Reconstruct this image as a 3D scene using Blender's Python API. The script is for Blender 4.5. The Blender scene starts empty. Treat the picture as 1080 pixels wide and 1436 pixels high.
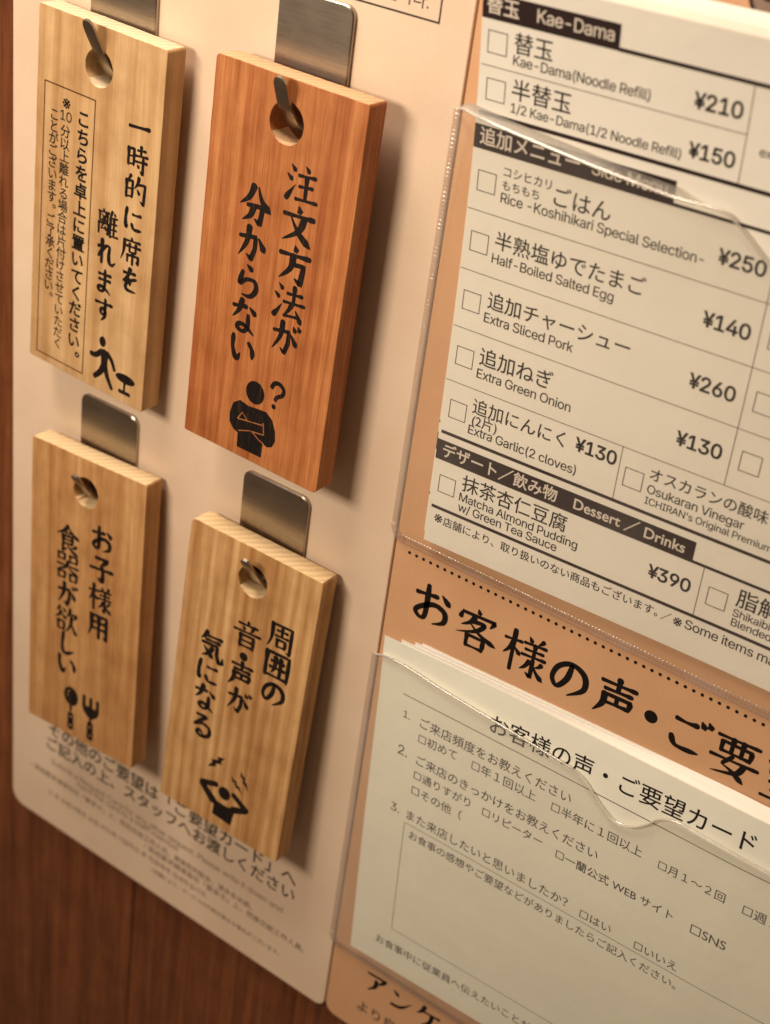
import bpy, math, random, os
import numpy as np
from mathutils import Matrix, Vector
from mathutils.geometry import delaunay_2d_cdt
random.seed(7)
MM = 0.001
S = bpy.context.scene
COL = S.collection

# ------------------------------------------------------------------ camera
# wall frame: X right, Y up, D out of the wall (mm).  Blender = (X, -D, Y) * 0.001
def W(x, y, d):
    return Vector((x * MM, -d * MM, y * MM))
R = [[0.80695160, -0.38379289, 0.44892330], [0.12587232, 0.85438276, 0.50416887], [-0.57704877, -0.35033287, 0.73775444]]
def wdir(c):
    return Vector((R[0][c], -R[2][c], R[1][c]))
cd = bpy.data.cameras.new("camera")
cam = bpy.data.objects.new("camera", cd)
COL.objects.link(cam)
mx, my, mz = wdir(0), wdir(1), wdir(2)
M = Matrix(((mx.x, my.x, mz.x), (mx.y, my.y, mz.y), (mx.z, my.z, mz.z))).to_4x4()
M.translation = W(0, 0, 340)
cam.matrix_world = M
cd.sensor_width = 36
cd.sensor_fit = 'AUTO'
cd.lens = 2093.91 * 36 / 1436
cd.clip_start = 0.01
cd.clip_end = 20
cd.dof.use_dof = True
cd.dof.focus_distance = 0.438
cd.dof.aperture_fstop = 12.0
S.camera = cam

# ------------------------------------------------------------------ world + lamps
wd = bpy.data.worlds.new("World")
S.world = wd
wd.use_nodes = True
bg = wd.node_tree.nodes["Background"]
bg.inputs[0].default_value = (1.0, 0.63, 0.38, 1)
bg.inputs[1].default_value = 0.13

def area(name, loc, target, sx, sy, power, col):
    l = bpy.data.lights.new(name, 'AREA')
    l.shape = 'RECTANGLE'
    l.size = sx * MM
    l.size_y = sy * MM
    l.energy = power
    l.color = col
    o = bpy.data.objects.new(name, l)
    COL.objects.link(o)
    o.location = W(*loc)
    o.rotation_euler = (W(*target) - W(*loc)).to_track_quat('-Z', 'Y').to_euler()
    return o
area("ceiling_lamp", (-385, 10, 440), (-200, -240, 0), 165, 110, 2.05, (1.0, 0.83, 0.65))
area("booth_lamp", (-420, 430, 210), (-220, -220, 0), 300, 150, 4.7, (1.0, 0.81, 0.64))
S.view_settings.view_transform = 'Standard'
S.view_settings.look = 'None'
S.view_settings.exposure = 0.0
S.view_settings.gamma = 1.0

# ------------------------------------------------------------------ materials
def mat(name):
    m = bpy.data.materials.new(name)
    m.use_nodes = True
    return m, m.node_tree.nodes, m.node_tree.links, m.node_tree.nodes["Principled BSDF"]
def lin(c):
    return tuple(((v / 255) / 12.92 if v / 255 <= .04045 else ((v / 255 + .055) / 1.055) ** 2.4) for v in c) + (1,)
def coords(N, L, scale=(1000, 1000, 1000), rot=(0, 0, 0)):
    t = N.new('ShaderNodeTexCoord')
    mp = N.new('ShaderNodeMapping')
    mp.inputs['Scale'].default_value = scale
    mp.inputs['Rotation'].default_value = rot
    L.new(t.outputs['Object'], mp.inputs['Vector'])
    return mp
def noise(N, L, vec, scale, detail=3, rough=.5, dist=0):
    n = N.new('ShaderNodeTexNoise')
    n.inputs['Scale'].default_value = scale
    n.inputs['Detail'].default_value = detail
    n.inputs['Roughness'].default_value = rough
    n.inputs['Distortion'].default_value = dist
    L.new(vec.outputs[0], n.inputs['Vector'])
    return n
def ramp(N, L, src, stops):
    r = N.new('ShaderNodeValToRGB')
    e = r.color_ramp.elements
    e[0].position, e[0].color = stops[0]
    e[1].position, e[1].color = stops[-1]
    for p, c in stops[1:-1]:
        k = e.new(p)
        k.color = c
    L.new(src, r.inputs[0])
    return r
def mixc(N, L, a, b, fac, mode='MIX'):
    m = N.new('ShaderNodeMix')
    m.data_type = 'RGBA'
    m.blend_type = mode
    for s, v in ((m.inputs[0], fac), (m.inputs[6], a), (m.inputs[7], b)):
        if isinstance(v, (float, int, tuple)):
            s.default_value = v
        else:
            L.new(v, s)
    return m.outputs[2]
def bump(N, L, src, bs, dist, strength=1.0):
    b = N.new('ShaderNodeBump')
    b.inputs['Distance'].default_value = dist
    b.inputs['Strength'].default_value = strength
    L.new(src, b.inputs['Height'])
    L.new(b.outputs[0], bs.inputs['Normal'])

def wood(name, light, dark, streak, seed=0.0, ring=.10, rot=35, rough=.55, fibre=.5, spec=.3, rmix=.3):
    m, N, L, bs = mat(name)
    mp = coords(N, L, (1000, 1000, 32), (0, 0, 0))
    off = N.new('ShaderNodeMapping')
    off.inputs['Location'].default_value = (seed * 37.1, seed * 11.3, seed * 5.7)
    off.inputs['Rotation'].default_value = (0, 0, math.radians(rot))
    L.new(mp.outputs[0], off.inputs['Vector'])
    wv = N.new('ShaderNodeTexWave')
    wv.wave_type = 'BANDS'
    wv.inputs['Scale'].default_value = ring
    wv.inputs['Distortion'].default_value = 5.5
    wv.inputs['Detail'].default_value = 3
    wv.inputs['Detail Scale'].default_value = .35
    L.new(off.outputs[0], wv.inputs['Vector'])
    n1 = noise(N, L, off, .16, 3)
    n2 = noise(N, L, off, 1.5, 4, .65)
    n0 = noise(N, L, off, .33, 5, .6, .4)
    fm = N.new('ShaderNodeMix')
    fm.data_type = 'FLOAT'
    fm.inputs[0].default_value = rmix
    st = N.new('ShaderNodeMapRange')
    st.inputs[1].default_value = .3
    st.inputs[2].default_value = .7
    L.new(n0.outputs[0], st.inputs[0])
    L.new(st.outputs[0], fm.inputs[2])
    L.new(wv.outputs['Fac'], fm.inputs[3])
    r1 = ramp(N, L, fm.outputs[0], [(0.1, light), (.9, dark)])
    r2 = ramp(N, L, n1.outputs['Fac'], [(.35, (1, 1, 1, 1)), (.66, (.72, .60, .49, 1))])
    c = mixc(N, L, r1.outputs[0], r2.outputs[0], .75, 'MULTIPLY')
    r3 = ramp(N, L, n2.outputs['Fac'], [(.36, streak), (.56, (1, 1, 1, 1))])
    c = mixc(N, L, c, r3.outputs[0], fibre, 'MULTIPLY')
    mp2 = coords(N, L, (1000, 1000, 1000))
    n3 = noise(N, L, mp2, .07, 5, .6)
    r4 = ramp(N, L, n3.outputs['Fac'], [(.32, (.76, .70, .64, 1)), (.6, (1, 1, 1, 1))])
    c = mixc(N, L, c, r4.outputs[0], .8, 'MULTIPLY')
    L.new(c, bs.inputs['Base Color'])
    rr = N.new('ShaderNodeMapRange')
    rr.inputs[3].default_value = rough - .1
    rr.inputs[4].default_value = rough + .15
    L.new(n2.outputs['Fac'], rr.inputs[0])
    L.new(rr.outputs[0], bs.inputs['Roughness'])
    bs.inputs['Specular IOR Level'].default_value = spec
    bump(N, L, n2.outputs['Fac'], bs, .00006, .7)
    return m

WOODP = {
 'p1': wood('pale_ash_wood', lin((222, 190, 144)), lin((200, 164, 116)), (.84, .76, .68, 1), 1, .05, 80, .55, .45, .3, .25),
 'p2': wood('reddish_cedar_wood', lin((210, 146, 92)), lin((174, 104, 58)), (.73, .58, .45, 1), 2, .06, 20, .5, .7, .3, .15),
 'p3': wood('knotty_pine_wood', lin((218, 178, 126)), lin((188, 140, 88)), (.70, .58, .46, 1), 3.4, .055, 15, .55, .5, .3, .2),
 'p4': wood('striped_pine_wood', lin((222, 184, 132)), lin((184, 138, 86)), (.74, .62, .50, 1), 4.1, .085, 40, .55, .55, .3, .4)}

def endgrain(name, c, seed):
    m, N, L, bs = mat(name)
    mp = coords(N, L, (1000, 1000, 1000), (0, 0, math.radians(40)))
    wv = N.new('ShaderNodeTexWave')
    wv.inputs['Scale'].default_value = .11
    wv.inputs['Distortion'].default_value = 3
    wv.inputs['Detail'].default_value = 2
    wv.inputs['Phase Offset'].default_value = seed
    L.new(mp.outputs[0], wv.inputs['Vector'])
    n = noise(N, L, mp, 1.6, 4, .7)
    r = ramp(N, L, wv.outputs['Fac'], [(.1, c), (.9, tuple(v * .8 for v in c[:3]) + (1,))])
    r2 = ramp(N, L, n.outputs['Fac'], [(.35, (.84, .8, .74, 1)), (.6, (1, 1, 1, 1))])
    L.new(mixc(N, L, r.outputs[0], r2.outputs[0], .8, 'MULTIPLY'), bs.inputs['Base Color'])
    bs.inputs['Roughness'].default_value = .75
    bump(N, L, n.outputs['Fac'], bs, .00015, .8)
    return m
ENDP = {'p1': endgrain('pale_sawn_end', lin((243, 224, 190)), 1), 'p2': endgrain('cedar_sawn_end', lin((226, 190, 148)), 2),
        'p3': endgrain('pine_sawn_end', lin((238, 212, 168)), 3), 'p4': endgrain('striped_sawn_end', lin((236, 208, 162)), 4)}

def wallwood():
    m = wood('dark_stained_wall_wood', lin((146, 88, 49)), lin((104, 58, 31)), (.5, .38, .3, 1), 6, .02, 10, .42, .6, .5, .15)
    return m
M_WALL = wallwood()

def sheetmat(name, col, blot, rough=.38, spec=.4):
    m, N, L, bs = mat(name)
    mp = coords(N, L)
    n = noise(N, L, mp, .02, 4, .55)
    r = ramp(N, L, n.outputs['Fac'], [(.35, blot), (.65, col)])
    n2 = noise(N, L, mp, .9, 3)
    r2 = ramp(N, L, n2.outputs['Fac'], [(.3, (.97, .965, .96, 1)), (.6, (1, 1, 1, 1))])
    L.new(mixc(N, L, r.outputs[0], r2.outputs[0], 1.0, 'MULTIPLY'), bs.inputs['Base Color'])
    bs.inputs['Roughness'].default_value = rough
    bs.inputs['Specular IOR Level'].default_value = spec
    n3 = noise(N, L, mp, .035, 2)
    bump(N, L, n3.outputs['Fac'], bs, .0012, .35)
    return m
M_SHEET = sheetmat('laminated_pink_sheet', lin((230, 208, 184)), lin((222, 198, 172)))
M_BOARD = sheetmat('laminated_peach_board', lin((216, 171, 131)), lin((208, 162, 122)), .4)

def papermat(name, col, rough=.75):
    m, N, L, bs = mat(name)
    mp = coords(N, L)
    n = noise(N, L, mp, .03, 4, .6)
    r = ramp(N, L, n.outputs['Fac'], [(.3, tuple(v * .955 for v in col[:3]) + (1,)), (.65, col)])
    L.new(r.outputs[0], bs.inputs['Base Color'])
    bs.inputs['Roughness'].default_value = rough
    bs.inputs['Specular IOR Level'].default_value = .25
    n3 = noise(N, L, mp, .06, 3)
    n4 = noise(N, L, mp, 2.5, 2)
    a = N.new('ShaderNodeMath')
    a.operation = 'MULTIPLY_ADD'
    a.inputs[1].default_value = .03
    L.new(n4.outputs[0], a.inputs[0])
    L.new(n3.outputs[0], a.inputs[2])
    bump(N, L, a.outputs[0], bs, .0006, .5)
    return m
M_PAPER = papermat('order_slip_paper', lin((238, 234, 222)))
M_PAPER2 = papermat('survey_slip_paper', lin((238, 239, 224)))
M_PAPERB = papermat('lit_rear_slip_paper', lin((247, 243, 234)))  # rear slips: overhead light on their tops put into a brighter paper colour

def ink(name, c, rough=.5, var=.3):
    m, N, L, bs = mat(name)
    mp = coords(N, L)
    n = noise(N, L, mp, 1.4, 3)
    r = ramp(N, L, n.outputs['Fac'], [(.3, tuple(v * (1 - var) for v in c[:3]) + (1,)), (.7, c)])
    L.new(r.outputs[0], bs.inputs['Base Color'])
    bs.inputs['Roughness'].default_value = rough
    bs.inputs['Specular IOR Level'].default_value = .3
    return m
M_INK = ink('black_print_ink', lin((36, 29, 28)))
M_INKGREY = ink('thin_print_ink', lin((96, 82, 72)))
M_BRUSH = ink('black_brush_ink', lin((26, 20, 20)), .4)
def tag_ink():
    m, N, L, bs = mat('brush_ink_on_wood')
    n = noise(N, L, coords(N, L, (1000, 1000, 70)), 1.7, 4, .65)
    r = ramp(N, L, n.outputs['Fac'], [(.52, lin((22, 17, 17))), (.78, lin((74, 52, 38)))])
    L.new(r.outputs[0], bs.inputs['Base Color'])
    bs.inputs['Roughness'].default_value = .45
    bs.inputs['Specular IOR Level'].default_value = .3
    return m
M_TAGINK = tag_ink()
M_BAND = ink('dark_brown_print_band', lin((48, 33, 32)), .45, .15)
M_WHITEINK = ink('unprinted_paper_white', lin((222, 212, 198)), .7, .05)
M_FADED = ink('faded_print_ink', lin((150, 128, 112)), .5)
M_BROWN = ink('engraved_brown_line', lin((84, 46, 24)), .6)

def steel():
    m, N, L, bs = mat('brushed_steel')
    bs.inputs['Metallic'].default_value = 1
    mp = coords(N, L, (150, 1000, 9000))
    n = noise(N, L, mp, 1.0, 3)
    r = ramp(N, L, n.outputs['Fac'], [(.3, lin((158, 148, 136))), (.7, lin((182, 172, 160)))])
    L.new(r.outputs[0], bs.inputs['Base Color'])
    mp2 = coords(N, L)
    n2 = noise(N, L, mp2, .12, 4)
    rr = N.new('ShaderNodeMapRange')
    rr.inputs[3].default_value = .27
    rr.inputs[4].default_value = .36
    L.new(n2.outputs['Fac'], rr.inputs[0])
    L.new(rr.outputs[0], bs.inputs['Roughness'])
    bump(N, L, n.outputs['Fac'], bs, .000004, .5)
    return m
M_STEEL = steel()

def film(name, haze, rough, gloss, tint=(.985, .98, .965, 1), bscale=.05, bd=.0006):
    m, N, L, bs = mat(name)
    N.remove(bs)
    out = N['Material Output']
    tr = N.new('ShaderNodeBsdfTransparent')
    tr.inputs[0].default_value = tint
    gl = N.new('ShaderNodeBsdfGlossy')
    gl.inputs['Roughness'].default_value = rough
    df = N.new('ShaderNodeBsdfDiffuse')
    df.inputs[0].default_value = (.85, .82, .76, 1)
    fr = N.new('ShaderNodeLayerWeight')
    fr.inputs[0].default_value = .5
    pw = N.new('ShaderNodeMath')
    pw.operation = 'POWER'
    pw.inputs[1].default_value = 5
    mul = N.new('ShaderNodeMath')
    mul.operation = 'MULTIPLY_ADD'
    mul.use_clamp = True
    mul.inputs[1].default_value = .9
    mul.inputs[2].default_value = .045 * gloss
    m1 = N.new('ShaderNodeMixShader')
    hn = noise(N, L, coords(N, L), .035, 5, .65)
    hr = N.new('ShaderNodeMapRange')
    hr.inputs[1].default_value = .3
    hr.inputs[2].default_value = .72
    hr.inputs[3].default_value = haze * .45
    hr.inputs[4].default_value = haze * 1.9
    L.new(hn.outputs[0], hr.inputs[0])
    L.new(hr.outputs[0], m1.inputs[0])
    m2 = N.new('ShaderNodeMixShader')
    mp = coords(N, L)
    n = noise(N, L, mp, bscale, 3, .5)
    b = N.new('ShaderNodeBump')
    b.inputs['Distance'].default_value = bd
    b.inputs['Strength'].default_value = .6
    L.new(n.outputs[0], b.inputs['Height'])
    L.new(b.outputs[0], gl.inputs['Normal'])
    L.new(b.outputs[0], fr.inputs['Normal'])
    L.new(fr.outputs['Facing'], pw.inputs[0])
    L.new(pw.outputs[0], mul.inputs[0])
    L.new(tr.outputs[0], m1.inputs[1])
    L.new(df.outputs[0], m1.inputs[2])
    L.new(m1.outputs[0], m2.inputs[1])
    L.new(gl.outputs[0], m2.inputs[2])
    L.new(mul.outputs[0], m2.inputs[0])
    L.new(m2.outputs[0], out.inputs[0])
    return m
M_FILM = film('clear_vinyl_film', .035, .12, .9)
M_FILMB = film('cloudy_vinyl_film', .11, .2, 1.0)
M_LIP = film('vinyl_rolled_edge', .42, .16, 3.0, (.95, .92, .87, 1), .05, 0)
M_WELD = film('vinyl_welded_seam', .16, .18, 2.0, (.90, .83, .78, 1), .4, .0002)
M_GLARE = film('vinyl_lip_glare', .42, .2, 2.0, (.93, .90, .86, 1), .05, .0002)  # whitish haze painted in as glare along the lip

# ------------------------------------------------------------------ mesh helpers
def face_out(me):
    """turn the faces of an open sheet towards the room (-Y)"""
    if sum(p.normal.y * p.area for p in me.polygons) > 0:
        me.flip_normals()

def link(name, verts, faces, m, parent=None, smooth=False, loc=None, offset=None):
    off = offset if offset is not None else (loc if loc is not None else Vector((0, 0, 0)))
    me = bpy.data.meshes.new(name)
    me.from_pydata([tuple(Vector(v) - off) for v in verts], [], faces)
    me.validate()
    if m:
        me.materials.append(m)
    if smooth:
        me.shade_smooth()
    o = bpy.data.objects.new(name, me)
    COL.objects.link(o)
    if parent:
        o.parent = parent
    elif loc is not None:
        o.location = loc
    return o
def tag(o, label, cat, group=None):
    o['label'] = label
    o['category'] = cat
    if group:
        o['group'] = group
    return o
def empty(name, loc, label, cat, group=None):
    o = bpy.data.objects.new(name, None)
    o.empty_display_size = .01
    COL.objects.link(o)
    o.location = loc
    return tag(o, label, cat, group)

def rounded(x0, y0, x1, y1, rs, n=6):
    """outline, counter-clockwise; rs = radii bl, br, tr, tl"""
    P = []
    for (cx, cy, r, a0) in ((x0, y0, rs[0], 180), (x1, y0, rs[1], 270), (x1, y1, rs[2], 0), (x0, y1, rs[3], 90)):
        sx = 1 if cx == x0 else -1
        sy = 1 if cy == y0 else -1
        if r <= 0:
            P.append((cx, cy))
            continue
        for i in range(n + 1):
            a = math.radians(a0 + 90 * i / n)
            P.append((cx + sx * r + r * math.cos(a), cy + sy * r + r * math.sin(a)))
    return P
def slab(outline, d0, d1, bev=.2):
    """prism from wall-frame outline between depths d0 (back) and d1 (front) with a small front chamfer"""
    n = len(outline)
    cx = sum(p[0] for p in outline) / n
    cy = sum(p[1] for p in outline) / n
    def inset(p, b):
        dx, dy = p[0] - cx, p[1] - cy
        return (p[0] - math.copysign(min(b, abs(dx)), dx), p[1] - math.copysign(min(b, abs(dy)), dy))
    V = [W(x, y, d0) for x, y in outline] + [W(x, y, d1 - bev) for x, y in outline]
    V += [W(*inset(p, bev), d1) for p in outline]
    F = []
    for k in (0, 1):
        for i in range(n):
            j = (i + 1) % n
            F.append((k * n + i, k * n + j, (k + 1) * n + j, (k + 1) * n + i))
    F.append(tuple(range(2 * n, 3 * n)))
    F.append(tuple(reversed(range(n))))
    return V, F

_tc = {}
_sans = []
def sans():
    """Blender's own interface typeface for the Latin lines, if this build has it"""
    if not _sans:
        try:
            _sans.append(bpy.data.fonts.load(os.path.join(bpy.utils.resource_path('LOCAL'), 'datafiles', 'fonts', 'Inter.woff2')))
        except Exception:
            _sans.append(None)
    return _sans[0]
def outlines(curve):
    """the closed contours of a text curve as polylines"""
    out = []
    for sp in curve.splines:
        if sp.type == 'BEZIER':
            B = sp.bezier_points
            n = len(B)
            P = []
            for i in range(n):
                p, q = B[i], B[(i + 1) % n]
                a, b, c, d = p.co.xy, p.handle_right.xy, q.handle_left.xy, q.co.xy
                ch = (d - a)
                dev = 0 if ch.length < 1e-9 else max(abs(ch.x * (b - a).y - ch.y * (b - a).x), abs(ch.x * (c - a).y - ch.y * (c - a).x)) / ch.length
                k = 1 if dev < .002 else (2 if dev < .008 else 4)
                for j in range(k):
                    t = j / k
                    P.append(tuple(a * (1 - t) ** 3 + b * 3 * t * (1 - t) ** 2 + c * 3 * t * t * (1 - t) + d * t ** 3))
        else:
            P = [(p.co.x, p.co.y) for p in sp.points]
        Q = []
        for p in P:
            if not Q or math.hypot(p[0] - Q[-1][0], p[1] - Q[-1][1]) > 1e-4:
                Q.append(p)
        if len(Q) > 2 and math.hypot(Q[0][0] - Q[-1][0], Q[0][1] - Q[-1][1]) < 1e-4:
            Q.pop()
        if len(Q) > 2:
            out.append(Q)
    return out
def area2(P):
    return sum(a[0] * b[1] - b[0] * a[1] for a, b in zip(P, P[1:] + P[:1]))
def embolden(C, w):
    sgn = 1 if sum(area2(P) for P in C) > 0 else -1
    R_ = []
    for P in C:
        n = len(P)
        Q = []
        for i in range(n):
            a, p, c = P[i - 1], P[i], P[(i + 1) % n]
            ux, uy = p[0] - a[0], p[1] - a[1]
            vx, vy = c[0] - p[0], c[1] - p[1]
            lu, lv = math.hypot(ux, uy), math.hypot(vx, vy)
            n1 = (uy / lu, -ux / lu); n2 = (vy / lv, -vx / lv)
            mx_, my_ = n1[0] + n2[0], n1[1] + n2[1]
            l = math.hypot(mx_, my_) or 1
            k = min(1 / max(.3, l / 2), 1.6)
            Q.append((p[0] + sgn * w * k * mx_ / l, p[1] + sgn * w * k * my_ / l))
        R_.append(Q)
    return R_
def glyphs(body, bold=0.0):
    """flat lettering as (points, triangles, bbox): Blender text outlines, filled by winding number"""
    key = (body, bold)
    if key in _tc:
        return _tc[key]
    cu = bpy.data.curves.new('t', 'FONT')
    scale = 1.0
    if body.isascii() and len(body) > 1 or body[0] == '¥' and len(body) > 1:
        f = sans()
        if f:
            cu.font = f
            scale = .36
    cu.body = body
    cu.size = 1 / scale
    cu.space_character = .95 if scale < 1 else 1.0
    ob = bpy.data.objects.new('t', cu)
    COL.objects.link(ob)
    oc = ob.to_curve(bpy.context.evaluated_depsgraph_get())
    C = outlines(oc)
    ob.to_curve_clear()
    COL.objects.unlink(ob)
    bpy.data.objects.remove(ob)
    bpy.data.curves.remove(cu)
    if bold:
        C = embolden(C, bold)
    P = [Vector(p) for c in C for p in c]
    E_ = []
    k = 0
    for c in C:
        E_ += [(k + i, k + (i + 1) % len(c)) for i in range(len(c))]
        k += len(c)
    vs, es, fs = delaunay_2d_cdt(P, E_, [], 0, 1e-7)[:3]
    vs = np.array([(v[0], v[1]) for v in vs])
    T = np.array([f for f in fs if len(f) == 3])
    cen = vs[T].mean(axis=1)
    A = np.array([p for c in C for p in c])
    Bn = np.array([c[(i + 1) % len(c)] for c in C for i in range(len(c))])
    keep = np.zeros(len(T), int)
    for a, b in zip(A, Bn):
        if a[1] == b[1]:
            continue
        lo, hi = (a, b) if a[1] < b[1] else (b, a)
        m = (cen[:, 1] >= lo[1]) & (cen[:, 1] < hi[1])
        if not m.any():
            continue
        xx = lo[0] + (cen[m, 1] - lo[1]) * (hi[0] - lo[0]) / (hi[1] - lo[1])
        hit = xx > cen[m, 0]
        idx = np.nonzero(m)[0][hit]
        keep[idx] += 1 if a[1] < b[1] else -1
    T = T[keep != 0]
    P = [tuple(v) for v in vs]
    F = [tuple(int(i) for i in t) for t in T]
    used = np.unique(T)
    u = vs[used]
    _tc[key] = (P, F, (float(u[:, 0].min()), float(u[:, 1].min()), float(u[:, 0].max()), float(u[:, 1].max())))
    return _tc[key]

def put_text(name, body, x0, y0, x1, y1, fn, m, parent, off, bold=0.0, cjk=True, ys=1.0):
    """ink of body from (x0,y0) to x1 on a surface fn(x,y)->world"""
    P, F, (a, b, c, d) = glyphs(body, bold)
    s = math.hypot(x1 - x0, y1 - y0) / (c - a)
    base = b if cjk else 0.0
    sl = (y1 - y0) / (x1 - x0)
    V = []
    for px, py in P:
        u = (px - a) * s
        V.append(fn(x0 + u, y0 + (py - base) * s * ys + sl * u))
    return link(name, V, F, m, parent, offset=off)

def strips(rects, fn, step=6):
    """rects (x0,y0,x1,y1) meshed finely enough to follow fn"""
    V, F = [], []
    for x0, y0, x1, y1 in rects:
        nx = max(1, int(abs(x1 - x0) / step))
        ny = max(1, int(abs(y1 - y0) / step))
        b = len(V)
        for j in range(ny + 1):
            for i in range(nx + 1):
                V.append(fn(x0 + (x1 - x0) * i / nx, y0 + (y1 - y0) * j / ny))
        for j in range(ny):
            for i in range(nx):
                k = b + j * (nx + 1) + i
                F.append((k, k + 1, k + nx + 2, k + nx + 1))
    return V, F
def frame(x0, y0, x1, y1, t):
    return [(x0, y0, x1, y0 + t), (x0, y1 - t, x1, y1), (x0, y0 + t, x0 + t, y1 - t), (x1 - t, y0 + t, x1, y1 - t)]

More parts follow.
